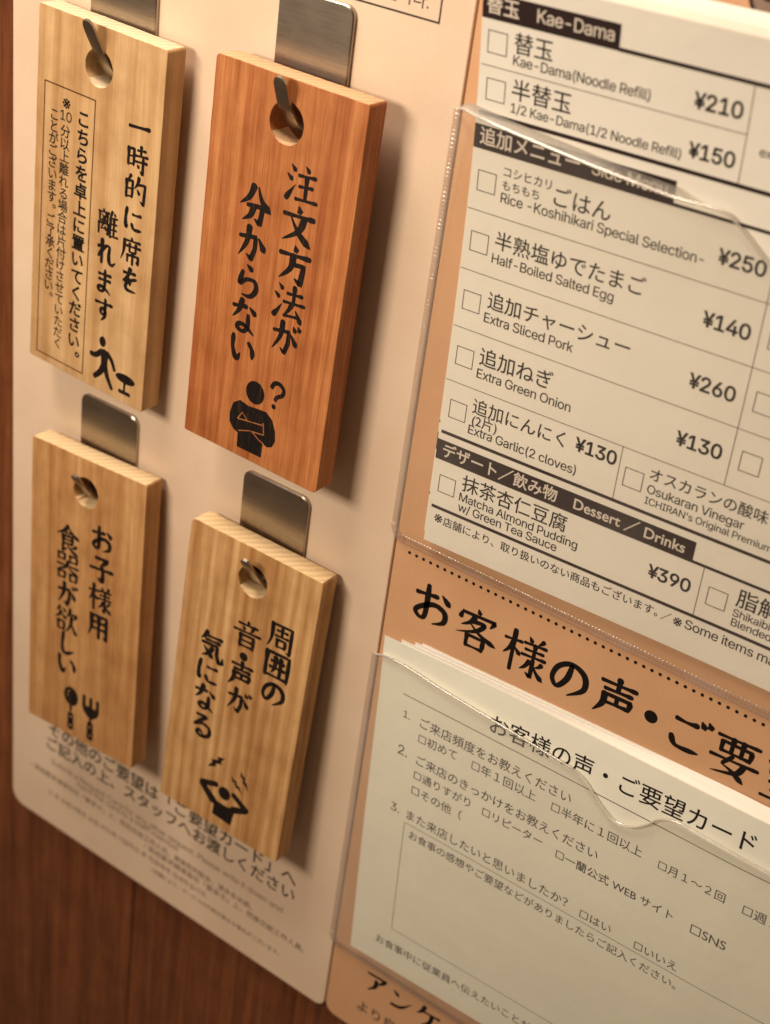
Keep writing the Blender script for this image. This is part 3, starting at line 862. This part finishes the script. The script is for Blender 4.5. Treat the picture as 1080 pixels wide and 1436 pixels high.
# --- survey slip
SO = s_fn(0)(1.6, -9)
t_sur = empty("survey_slip", SO, "printed customer survey slip with numbered questions, front of the lower pocket", "survey slip")
o = sheet_obj("slip_paper", s_fn(0), 1.7, -8.8, 190, 125.2, M_PAPER2, t_sur, SO, nu=36)
o.data.shade_smooth(); o.data.set_sharp_from_angle(angle=math.radians(40))
sp_ = s_fn(.05)
for body, x0, y0, x1, y1 in [
('1.', 12.2, 98.4, 14.8, 98.4), ('ご来店頻度をお教えください', 18.9, 97.6, 75.7, 98.4), ('□初めて', 19.1, 91.6, 34.1, 92.4), ('□年１回以上', 40.0, 92.2, 64.0, 92.7),
('□半年に１回以上', 69.8, 92.6, 101.5, 92.9), ('□月１～２回', 107.1, 92.4, 128.8, 92.7), ('□週１回以上', 134.4, 92.2, 158.0, 92.6),
('2.', 11.9, 83.7, 15.6, 83.7), ('ご来店のきっかけをお教えください', 19.4, 83.0, 87.9, 83.6), ('□通りすがり', 19.2, 77.0, 41.6, 77.5), ('□リピーター', 46.4, 77.4, 68.9, 77.8),
('□一蘭公式 WEB サイト', 74.2, 76.5, 115.1, 76.8), ('□SNS', 121.1, 76.4, 132.5, 76.6), ('□その他（', 19.1, 70.6, 39.1, 70.8),
('3.', 11.9, 60.2, 15.3, 60.2), ('また来店したいと思いましたか？', 18.5, 59.8, 81.2, 60.0), ('□はい', 85.9, 59.4, 97.0, 59.6), ('□いいえ', 105.3, 59.2, 119.9, 59.4),
('お食事の感想やご要望などがありましたらご記入ください。', 20.4, 52.4, 121.0, 52.4), ('お食事中に従業員へ伝えたいことがありましたらご記入ください。', 12.1, 0.1, 130.5, 1.2)]:
    put_text("printed_line", body, x0, y0, x1, y1, sp_, M_INK, t_sur, SO, .004)
put_text("printed_title", 'お客様の声・ご要望カード', 44.2, 109.0, 133.2, 113.2, sp_, M_INK, t_sur, SO, .006)
V, F = strips([(11.0, 106.8, 165, 107.1), (18.1, 57.9, 175, 58.1), (18.0, 9.8, 175, 10.0), (17.9, 10.0, 18.1, 57.9)], sp_, 5)
link("thin_rule", V, F, M_INKGREY, t_sur, offset=SO)
sdefs = [(8.0, -7.5, 194, 126.3, .3, 1.2, 121.5, 0), (13.0, -7.2, 196, 127.4, .55, 1.8, 122, -.9), (15.5, -7.0, 198, 128.0, .8, 2.4, 122.5, -1.3)]
slab_l = ["second survey slip, its white top corner stepping out right behind the front slip", "third survey slip in the lower pocket, its white top edge second highest",
          "rearmost survey slip in the lower pocket, its top edge nearest the brushed heading"]
def sback(rate, curl0):
    def e(u, v):
        k = max(0.0, (v - 60) / 70)
        c = max(0.0, v - curl0)
        return -rate * k * k - .06 * c * c
    return e
for i, (u0, v0, u1, v1, dz, rt, c0, sk) in enumerate(sdefs):
    f = s_fn(-dz, sback(rt, c0))
    LO = f(u0, v0)
    nm = empty("survey_slip", LO, slab_l[i], "survey slip", "survey slips stacked behind the printed one")
    o = sheet_obj("slip_paper", f, u0, v0, u1, v1, M_PAPERB, nm, LO, skew=sk, nv=60)
    o.data.shade_smooth(); o.data.set_sharp_from_angle(angle=math.radians(40))

# ------------------------------------------------------------------ clear pockets
def interp(path, x):
    for a, b in zip(path, path[1:]):
        if x <= b[0]:
            t = (x - a[0]) / (b[0] - a[0] or 1)
            return [p + (q - p) * t for p, q in zip(a, b)]
    return list(path[-1])
def pocket(lip, x0, x1, ybot, depth, name, m_film, gap, edge=.75, rb=4.0, glare=2.0, fend=0):
    root = link_root = None
    def d_at(x, y):
        e = min(x - x0, (y - ybot) * 1.0, x1 - x)
        a = .35 + max(e, 0) * edge
        b = max(depth(x, y), .6) + gap
        h = 1.2
        # smooth minimum
        k = max(h - abs(a - b), 0) / h
        return min(a, b) - k * k * h * .25
    xs = []
    x = x0
    while x < x1:
        xs.append(x)
        x += .6 if (x - x0 < 16 or (-130 < x < -60)) else 1.6
    xs.append(x1)
    NJ = 60
    edgep = spline([tuple(p) for p in lip], 8)
    V, F = [], []
    for x in xs:
        yt = interp(edgep, x)[1] - .12
        for j in range(NJ + 1):
            t = j / NJ
            t = t * t * (3 - 2 * t) * .6 + t * .4
            y = yt + (ybot - yt) * t
            V.append(W(x, y, d_at(x, y)))
    n = NJ + 1
    for i in range(len(xs) - 1):
        for j in range(NJ):
            k = i * n + j
            F.append((k, k + 1, k + n + 1, k + n))
    root = link("pocket_film", V, F, m_film, t_board, smooth=True, offset=BH)
    face_out(root.data)
    # rolled lip: a thin flattened bead along the free edge
    V, F = [], []
    path = spline([tuple(p) for p in lip], 8)
    ds = [d_at(p[0], p[1]) for p in path]
    for _ in range(12):
        ds = [ds[0]] + [(ds[i - 1] + 2 * ds[i] + ds[i + 1]) / 4 for i in range(1, len(ds) - 1)] + [ds[-1]]
    pts = [Vector(W(p[0], p[1], dd + .2)) for p, dd in zip(path, ds)]
    K = 12
    for i, p in enumerate(pts):
        t = (pts[min(i + 1, len(pts) - 1)] - pts[max(i - 1, 0)]).normalized()
        nrm = Vector((0, -1, 0))
        up = t.cross(nrm).normalized()
        nn = up.cross(t).normalized()
        for k in range(K):
            a = 2 * math.pi * k / K
            V.append(p + (up * math.cos(a) * .42 + nn * math.sin(a) * .3) * MM)
    for i in range(len(pts) - 1):
        for k in range(K):
            a = i * K + k; b = i * K + (k + 1) % K
            F.append((a, b, b + K, a + K))
    link("pocket_lip", V, F, M_LIP, t_board, smooth=True, offset=BH)
    # glare above the lip, painted as an added strip of whitish film turned outwards
    V, F = [], []
    for i, p in enumerate(path):
        d = d_at(p[0], p[1])
        wdt = glare * min(1, max(0.02, (p[0] - path[0][0]) / 8)) * (1 if p[0] < fend else max(.15, 1 - (p[0] - fend) / 8))
        for q in range(5):
            s = q / 4
            V.append(W(p[0], p[1] + wdt * s, ds[i] + .15 + .9 * s * s * min(1, max(0, p[0] - path[0][0]) / 6)))
    for i in range(len(path) - 1):
        for q in range(4):
            k = i * 5 + q
            F.append((k, k + 1, k + 6, k + 5))
    face_out(link("pocket_glare", V, F, M_GLARE, t_board, smooth=True, offset=BH).data)
    # welded seam: rippled strip down the left and along the bottom
    V, F = [], []
    nn = 0
    def ribbon(path, wid):
        b0 = len(V)
        for i, (x, y) in enumerate(path):
            a = path[max(i - 1, 0)]; c = path[min(i + 1, len(path) - 1)]
            dx, dy = c[0] - a[0], c[1] - a[1]
            l = math.hypot(dx, dy) or 1
            px, py = -dy / l, dx / l
            for q in range(6):
                s = q / 5 - .5
                h = .12 + .42 * max(0, math.cos(s * math.pi)) * (.45 + .55 * math.sin(i * 2.2)) + (.25 if q in (1, 4) else 0)
                V.append(W(x + px * s * wid, y + py * s * wid, h))
        for i in range(len(path) - 1):
            for q in range(5):
                k = b0 + i * 6 + q
                F.append((k, k + 1, k + 7, k + 6))
    ytop = lip[0][1]
    pl = [(x0, ytop - .4 * i) for i in range(int((ytop - ybot - rb) / .4))]
    ribbon(pl, 2.6)
    cr = [(x0 + rb - rb * math.cos(math.pi / 2 * i / 10), ybot + rb - rb * math.sin(math.pi / 2 * i / 10)) for i in range(11)]
    pb = cr + [(x0 + rb + .4 * i, ybot) for i in range(int((x1 - x0 - rb) / .4))]
    ribbon(pb, 3.0)
    face_out(link("pocket_seam", V, F, M_WELD, t_board, smooth=True, offset=BH).data)

lipA = [(-202.6, -105.6), (-199.0, -104.2), (-192.0, -103.8), (-175, -105.2), (-158.4, -106.6), (-146, -107.4), (-135, -108.0), (-126, -107.7), (-120.5, -108.0), (-117.6, -109.6), (-113.8, -112.4), (-109, -116),
        (-103, -119.2), (-96, -120.8), (-89, -119.6), (-83, -116), (-78.5, -111.5), (-75, -108.6), (-70, -107.6), (-40, -107.5), (-5, -107.5)]
lipB = [(-202.7, -284.0), (-198.5, -282.2), (-190, -281.8), (-175.7, -282.9), (-154.5, -283.6), (-137, -284.2), (-129, -284.5), (-124.2, -285.0), (-120.4, -286.8), (-115.2, -290.8), (-109.6, -293.8),
        (-103.8, -292.7), (-99.2, -288.8), (-96.3, -285.0), (-92, -282.9), (-86, -282.4), (-62, -282.5), (-30, -282.5), (10, -282.5)]
pocket(lipA, -202.6, -5, -238.6, m_depth, "upper", M_FILM, .9, glare=3.0, fend=-134)
pocket(lipB, -202.7, 10, -415.2, s_depth, "lower", M_FILMB, .7, glare=1.2, fend=-128)

# ------------------------------------------------------------------ wooden tags
def euler_wall(a):
    x, y, z = a
    Rx = Matrix(((1, 0, 0), (0, math.cos(x), -math.sin(x)), (0, math.sin(x), math.cos(x))))
    Ry = Matrix(((math.cos(y), 0, math.sin(y)), (0, 1, 0), (-math.sin(y), 0, math.cos(y))))
    Rz = Matrix(((math.cos(z), -math.sin(z), 0), (math.sin(z), math.cos(z), 0), (0, 0, 1)))
    return Rz @ Ry @ Rx
CW = Matrix(((1, 0, 0), (0, 0, -1), (0, 1, 0)))
def board_mesh(name, w, h, t, hole, r, jag, seed, corner=(.8, .8, .8, .8)):
    rnd = random.Random(seed)
    b = .22
    cu = bpy.data.curves.new('b', 'CURVE')
    cu.dimensions = '2D'
    cu.fill_mode = 'BOTH'
    cu.extrude = t / 2 - b
    cu.bevel_depth = b
    cu.bevel_resolution = 1
    out = rounded(b, -h + b, w - b, -b, corner, 3)
    circ = []
    N = 40
    for k in range(N):
        a = 2 * math.pi * k / N
        rr = r + b + (rnd.uniform(-jag, jag) if math.sin(a) < .3 else rnd.uniform(-jag, jag) * .4)
        circ.append((hole[0] + rr * math.cos(a), hole[1] + rr * math.sin(a)))
    # densify outline so the front face has small edge irregularities
    dense = []
    for i, p in enumerate(out):
        q = out[(i + 1) % len(out)]
        n = max(1, int(math.hypot(q[0] - p[0], q[1] - p[1]) / 6))
        for k in range(n):
            dense.append((p[0] + (q[0] - p[0]) * k / n + rnd.uniform(-.07, .07), p[1] + (q[1] - p[1]) * k / n + rnd.uniform(-.07, .07)))
    for P in (dense, circ):
        s = cu.splines.new('POLY')
        s.points.add(len(P) - 1)
        for k, p in enumerate(P):
            s.points[k].co = (p[0], p[1], 0, 1)
        s.use_cyclic_u = True
    ob = bpy.data.objects.new('b', cu)
    COL.objects.link(ob)
    me = bpy.data.meshes.new_from_object(ob.evaluated_get(bpy.context.evaluated_depsgraph_get()))
    bpy.data.objects.remove(ob)
    bpy.data.curves.remove(cu)
    me.name = name
    for v in me.vertices:
        x, y, z = v.co
        v.co = (x * MM, -(z - t / 2) * MM, y * MM)
    me.shade_smooth()
    me.set_sharp_from_angle(angle=math.radians(32))
    return me
def pf(x, y, z=0):
    return Vector((x * MM, -(.04 + z) * MM, y * MM))
TAGS = {
'p1': dict(pos=(-348.9, -109.75, 10.6), rot=(.0035, -.014, -.0314), w=53.6, h=119.6, hole=(26.4, -12.9), r=5.75, jag=.08,
    label="pale wooden tag at top left, with boxed small print and a figure leaving a stool",
    cols=[[('一', 44.6, -25.6), ('時', 44.4, -35.6), ('的', 44.5, -45.5), ('に', 44.4, -55.2), ('席', 44.2, -65.4), ('を', 44.2, -75.6)],
          [('離', 33.8, -60.0), ('れ', 33.8, -69.9), ('ま', 33.6, -80.0), ('す', 33.8, -89.9)]], size=9.5),
'p2': dict(pos=(-275.3, -106.7, 13.4), rot=(-.009, -.002, -.0155), w=53.8, h=120, hole=(27.0, -12.6), r=6.0, jag=.07,
    label="reddish wooden tag at top right of the four, showing a puzzled figure with folded arms",
    cols=[[('注', 34.9, -28.0), ('文', 35.0, -40.0), ('方', 35.3, -51.6), ('法', 35.2, -63.5), ('が', 35.4, -74.8)],
          [('分', 19.2, -38.8), ('か', 19.3, -50.6), ('ら', 19.4, -62.3), ('な', 19.5, -73.6), ('い', 19.8, -84.0)]], size=11.9),
'p3': dict(pos=(-349.3, -259.6, 11.7), rot=(-.038, .034, .031), w=53.4, h=120.2, hole=(26.0, -13.2), r=5.7, jag=.14,
    label="yellowish wooden tag at lower left, with a spoon and fork drawn at its foot",
    cols=[[('お', 34.3, -28.8), ('子', 34.6, -41.0), ('様', 34.4, -53.2), ('用', 34.2, -65.2)],
          [('食', 18.2, -35.2), ('器', 18.4, -46.8), ('が', 18.6, -58.2), ('欲', 18.4, -69.4), ('し', 18.8, -79.6), ('い', 19.2, -88.8)]], size=11.3),
'p4': dict(pos=(-273.8, -259.5, 11.6), rot=(-.036, .032, -.0209), w=54.3, h=119, hole=(27.6, -12.4), r=5.9, jag=.13,
    label="striped wooden tag at lower right of the four, with a figure covering its ears",
    cols=[[('周', 41.8, -27.8), ('囲', 41.9, -39.2), ('の', 41.9, -50.4)],
          [('音', 28.3, -33.4), ('・', 28.2, -42.4), ('声', 28.2, -50.4), ('が', 28.7, -61.0)],
          [('気', 14.6, -45.4), ('に', 14.4, -56.2), ('な', 14.8, -67.2), ('る', 14.6, -79.2)]], size=11.5)}
def poly(V, F, pts, z=0.0):
    ids = []
    for p in pts:
        ids.append(len(V))
        V.append(pf(p[0], p[1], z))
    F.append(tuple(ids))
def ell(V, F, cx, cy, rx, ry, z=0.0, n=26):
    poly(V, F, [(cx + rx * math.cos(2 * math.pi * k / n), cy + ry * math.sin(2 * math.pi * k / n)) for k in range(n)], z)
def limb(V, F, pts, w0, w1, z=0.0, curve=True):
    P = spline(pts, 6) if curve and len(pts) > 2 else spline(pts, 4)
    stroke_poly(P, lambda s, dx, dy: w0 + (w1 - w0) * s, V, F, z, pf)
for key, T in TAGS.items():
    r = empty("wooden_tag", W(*T['pos']), T['label'], "wooden tag", "wooden tags hanging on steel hooks")
    r.rotation_euler = (CW @ euler_wall(T['rot']) @ CW.transposed()).to_euler()
    corner = {'p1': (.6, .8, .8, .8), 'p2': (.5, 1.6, .9, 1.2), 'p3': (.6, .8, .8, .8), 'p4': (.8, 1.0, .9, 1.8)}[key]
    me = board_mesh("tag_board", T['w'], T['h'], 8.0, T['hole'], T['r'], T['jag'], hash(T['w']) % 97, corner)
    me.materials.append(WOODP[key])
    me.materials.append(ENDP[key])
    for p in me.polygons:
        if p.normal.z > .72:  # sawn tops; hole floors also paler, lamplight there put into the colour
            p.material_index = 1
    o = bpy.data.objects.new("tag_board", me)
    COL.objects.link(o)
    o.parent = r
    for col in T['cols']:
        V, F = [], []
        for ch, x, y in col:
            s = T['size'] * (.92 if ord(ch) < 0x3100 and ch != '・' else 1.0)
            brush_char(ch, x, y, s, V, F, pf, {'p1': 1.2, 'p2': 1.15, 'p3': 1.25, 'p4': 1.2}[key])
        link("brush_lettering", V, F, M_TAGINK, r)
    V, F = [], []
    if key == 'p1':
        ell(V, F, 34.3, -101.2, 1.5, 1.9)
        limb(V, F, [(29.3, -107.3), (31.6, -107.0), (34.2, -104.7)], 1.9, 2.0, .002)
        poly(V, F, [(33.4, -104.2), (35.4, -103.5), (37.4, -104.4), (37.0, -107.6), (37.2, -111.0), (34.2, -110.8), (34.0, -107.6)], .004)
        limb(V, F, [(36.6, -104.6), (38.8, -106.4), (40.3, -109.4)], 1.9, 1.4, .006)
        limb(V, F, [(35.2, -110.0), (33.8, -112.6), (31.4, -115.0)], 2.5, 1.8, .008)
        limb(V, F, [(36.1, -110.0), (37.2, -113.0), (39.5, -116.6)], 2.3, 1.4, .01)
        ell(V, F, 45.4, -110.6, 4.4, 1.7)
        limb(V, F, [(45.2, -111.5), (45.2, -115.0)], 1.0, 1.0, .002)
        limb(V, F, [(43.0, -115.7), (47.6, -115.6)], 1.4, 1.4, .004)
        link("pictogram", V, F, M_TAGINK, r)
        # boxed small print
        fr = [(a, b, c, d) for a, b, c, d in frame(3.3, -116.9, 25.9, -22.8, .42)]
        V, F = strips(fr, pf, 20)
        link("printed_border", V, F, M_BROWN, r)
        def column(text, x, y0, y1, size, bold, m, lat=None):
            V, F = [], []
            n = len(text)
            for i, c in enumerate(text):
                P, FF, (a, b, cc, d) = glyphs(c, bold)
                s = size * (.52 if len(c) > 1 else 1)
                cy = y0 + (y1 - y0) * i / (n - 1)
                gx = .5 * (a + cc)
                gy = .38
                if c == '。':
                    gx, gy = a - .12, -.12
                if c == '※':
                    s *= 1.35
                    cy += .9
                base = len(V)
                for px, py in P:
                    V.append(pf(x + (px - gx) * s, cy + (py - gy) * s * .95))
                F += [tuple(base + k for k in f) for f in FF]
            return link("small_print_column", V, F, m, r)
        column("こちらを卓上に置いてください。", 21.0, -30.3, -112.0, 6.0, .028, M_BRUSH)
        column(["※", "10"] + list("分以上離れる場合は片付けさせていただく"), 13.3, -28.3, -110.2, 4.5, .012, M_BRUSH)
        column("ことがございます。ご了承ください。", 8.2, -32.5, -94.6, 4.5, .012, M_BRUSH)
    elif key == 'p2':
        ell(V, F, 26.6, -96.3, 3.6, 3.8)
        body = [(21.2, -100.9), (24.5, -101.6), (28.0, -101.2), (31.6, -100.9), (34.2, -102.6), (35.8, -106.0), (36.2, -109.2), (35.2, -111.6), (33.4, -112.4), (31.6, -111.9),
                (31.5, -116.9), (21.7, -117.0), (21.5, -112.2), (19.6, -111.6), (17.9, -109.6), (17.6, -106.6), (18.6, -102.8)]
        poly(V, F, body)
        q = [(32.6, -92.0), (33.6, -90.3), (35.6, -90.0), (37.2, -91.4), (36.8, -93.2), (35.0, -94.5), (34.4, -95.7)]
        limb(V, F, q, 1.5, 1.3)
        ell(V, F, 34.1, -98.0, .85, .85)
        link("pictogram", V, F, M_TAGINK, r)
        V, F = [], []
        for a in ([(20.9, -107.4), (22.6, -104.6), (24.6, -106.6)], [(20.9, -107.4), (31.0, -105.8)], [(31.0, -105.0), (31.6, -108.8)], [(21.8, -111.3), (26.0, -109.7), (31.6, -108.9)], [(27.0, -109.6), (30.0, -111.3), (32.0, -111.9)]):
            stroke_poly(a, lambda s, dx, dy: .32, V, F, .02, pf)
        link("pictogram_line", V, F, WOODP[key], r)
    elif key == 'p3':
        ell(V, F, 22.0, -102.0, 3.6, 4.2)
        limb(V, F, [(22.0, -105.0), (22.0, -108.6)], 1.5, 1.2, .002)
        limb(V, F, [(22.0, -110.2), (22.0, -116.4)], 2.9, 3.1, .004)
        for dx in (-3.4, 0, 3.4):
            limb(V, F, [(32.0 + dx, -98.4), (32.0 + dx, -103.8)], 1.6, 1.7, .002)
        poly(V, F, [(28.0, -102.4), (36.0, -102.4), (35.6, -105.4), (33.2, -107.4), (30.8, -107.4), (28.4, -105.4)], .004)
        limb(V, F, [(32.0, -107.0), (32.0, -108.8)], 1.4, 1.1, .006)
        limb(V, F, [(32.0, -110.0), (32.0, -116.6)], 2.9, 3.1, .008)
        link("pictogram", V, F, M_TAGINK, r)
        V, F = [], []
        stroke_poly([(20.3, -102.6), (20.4, -100.4), (21.6, -99.2)], lambda s, dx, dy: .3, V, F, .02, pf)
        ell(V, F, 22.1, -111.4, .45, .45, .02, 10)
        ell(V, F, 22.1, -115.4, .45, .45, .02, 10)
        ell(V, F, 32.1, -111.4, .45, .45, .02, 10)
        ell(V, F, 32.1, -115.4, .45, .45, .02, 10)
        link("pictogram_line", V, F, WOODP[key], r)
    else:
        ell(V, F, 28.3, -102.6, 2.7, 2.8)
        limb(V, F, [(24.6, -100.5), (18.0, -103.0)], 2.3, 2.6, .002)
        limb(V, F, [(18.0, -103.4), (23.8, -108.2)], 2.7, 3.6, .004)
        limb(V, F, [(32.2, -100.9), (38.6, -104.6)], 2.3, 2.6, .002)
        limb(V, F, [(38.4, -104.9), (33.0, -107.4)], 2.2, 3.0, .006)
        poly(V, F, [(22.8, -106.4), (26.0, -107.6), (30.4, -107.7), (34.2, -106.0), (33.4, -110.0), (32.8, -114.9), (24.2, -114.2), (24.4, -110.4)], .008)
        def bolt(a, b, w):
            dx, dy = b[0] - a[0], b[1] - a[1]
            l = math.hypot(dx, dy)
            ux, uy = dx / l, dy / l
            px, py = -uy, ux
            zz = [(0, .1), (.3, -.9), (.33, -.2), (.62, -.9), (.66, -.3), (1, 0), (.6, .8), (.56, .2), (.28, .9), (.26, .3)]
            poly(V, F, [(a[0] + ux * l * s + px * w * q, a[1] + uy * l * s + py * w * q) for s, q in zz])
        bolt((26.4, -87.6), (19.4, -95.0), 1.9)
        bolt((30.0, -93.2), (35.8, -98.6), 1.15)
        bolt((33.8, -89.0), (38.0, -96.0), 1.15)
        link("pictogram", V, F, M_TAGINK, r)

# ------------------------------------------------------------------ steel hooks
HOOKS = [
 (-323.2, -103.0, 27, (-322.6, -122.6), (10.6, 14.2, 6.2), "steel adhesive hook through the hole of the tag with boxed small print"),
 (-251.4, -87.3, 26, (-248.9, -119.3), (13.6, 13.0, 4.4), "steel adhesive hook through the hole of the reddish tag, its plate showing largest"),
 (-322.8, -240.6, 26.6, (-323.2, -272.8), (12.2, 9.6, 4.2), "steel adhesive hook holding the tag with spoon and fork"),
 (-248.2, -239.8, 27.2, (-246.3, -272.0), (12.0, 10.6, 4.6), "steel adhesive hook holding the tag whose figure covers its ears")]
for cx, top, w, (hx, hy), tip, lab in HOOKS:
    top = {-103.0: -91.0}.get(top, top)
    LO = W(cx, top - 36, 0)
    r = empty("adhesive_hook", LO, lab, "hook", "steel adhesive hooks on the pink sheet")
    front, up, out = tip
    V, F = slab(rounded(cx - w / 2, hy - 4.2, cx + w / 2, top, (3, 3, 3.2, 3.2), 7), .06, 1.5, .35)
    o = link("hook_plate", V, F, M_STEEL, r, offset=LO)
    o.data.shade_smooth(); o.data.set_sharp_from_angle(angle=math.radians(24))
    # strip of steel bent out of the plate and up through the tag's hole
    prof_ = [(-4.6, 1.0), (-5.2, 2.4), (-4.9, 3.8), (-3.6, 5.6), (-1.2, front * .72), (2.2, front * .93), (4.6, front + .9), (up * .7, front + out * .66), (up, front + out)]
    P = spline(prof_, 5)
    V, F = [], []
    hw, th = 2.3, .5
    n = len(P)
    for i, (yy, dd) in enumerate(P):
        a = P[max(i - 1, 0)]; b = P[min(i + 1, n - 1)]
        ty, td = b[0] - a[0], b[1] - a[1]
        l = math.hypot(ty, td)
        ny, nd = -td / l, ty / l
        s = i / (n - 1)
        k = hw * (1 if s < .9 else math.sqrt(max(.12, 1 - ((s - .9) / .1) ** 2)))
        for sx, sg in ((-1, 1), (-.86, 1.25), (.86, 1.25), (1, 1), (1, -1), (.86, -1.25), (-.86, -1.25), (-1, -1)):
            V.append(W(hx + sx * k, hy + yy + ny * th * sg * .8, dd + nd * th * sg * .8))
    for i in range(n - 1):
        for k in range(8):
            a = i * 8 + k; b = i * 8 + (k + 1) % 8
            F.append((a, b, b + 8, a + 8))
    F.append(tuple(range(8)))
    F.append(tuple((n - 1) * 8 + k for k in reversed(range(8))))
    o = link("hook_arm", V, F, M_STEEL, r, offset=LO)
    o.data.shade_smooth(); o.data.set_sharp_from_angle(angle=math.radians(40))
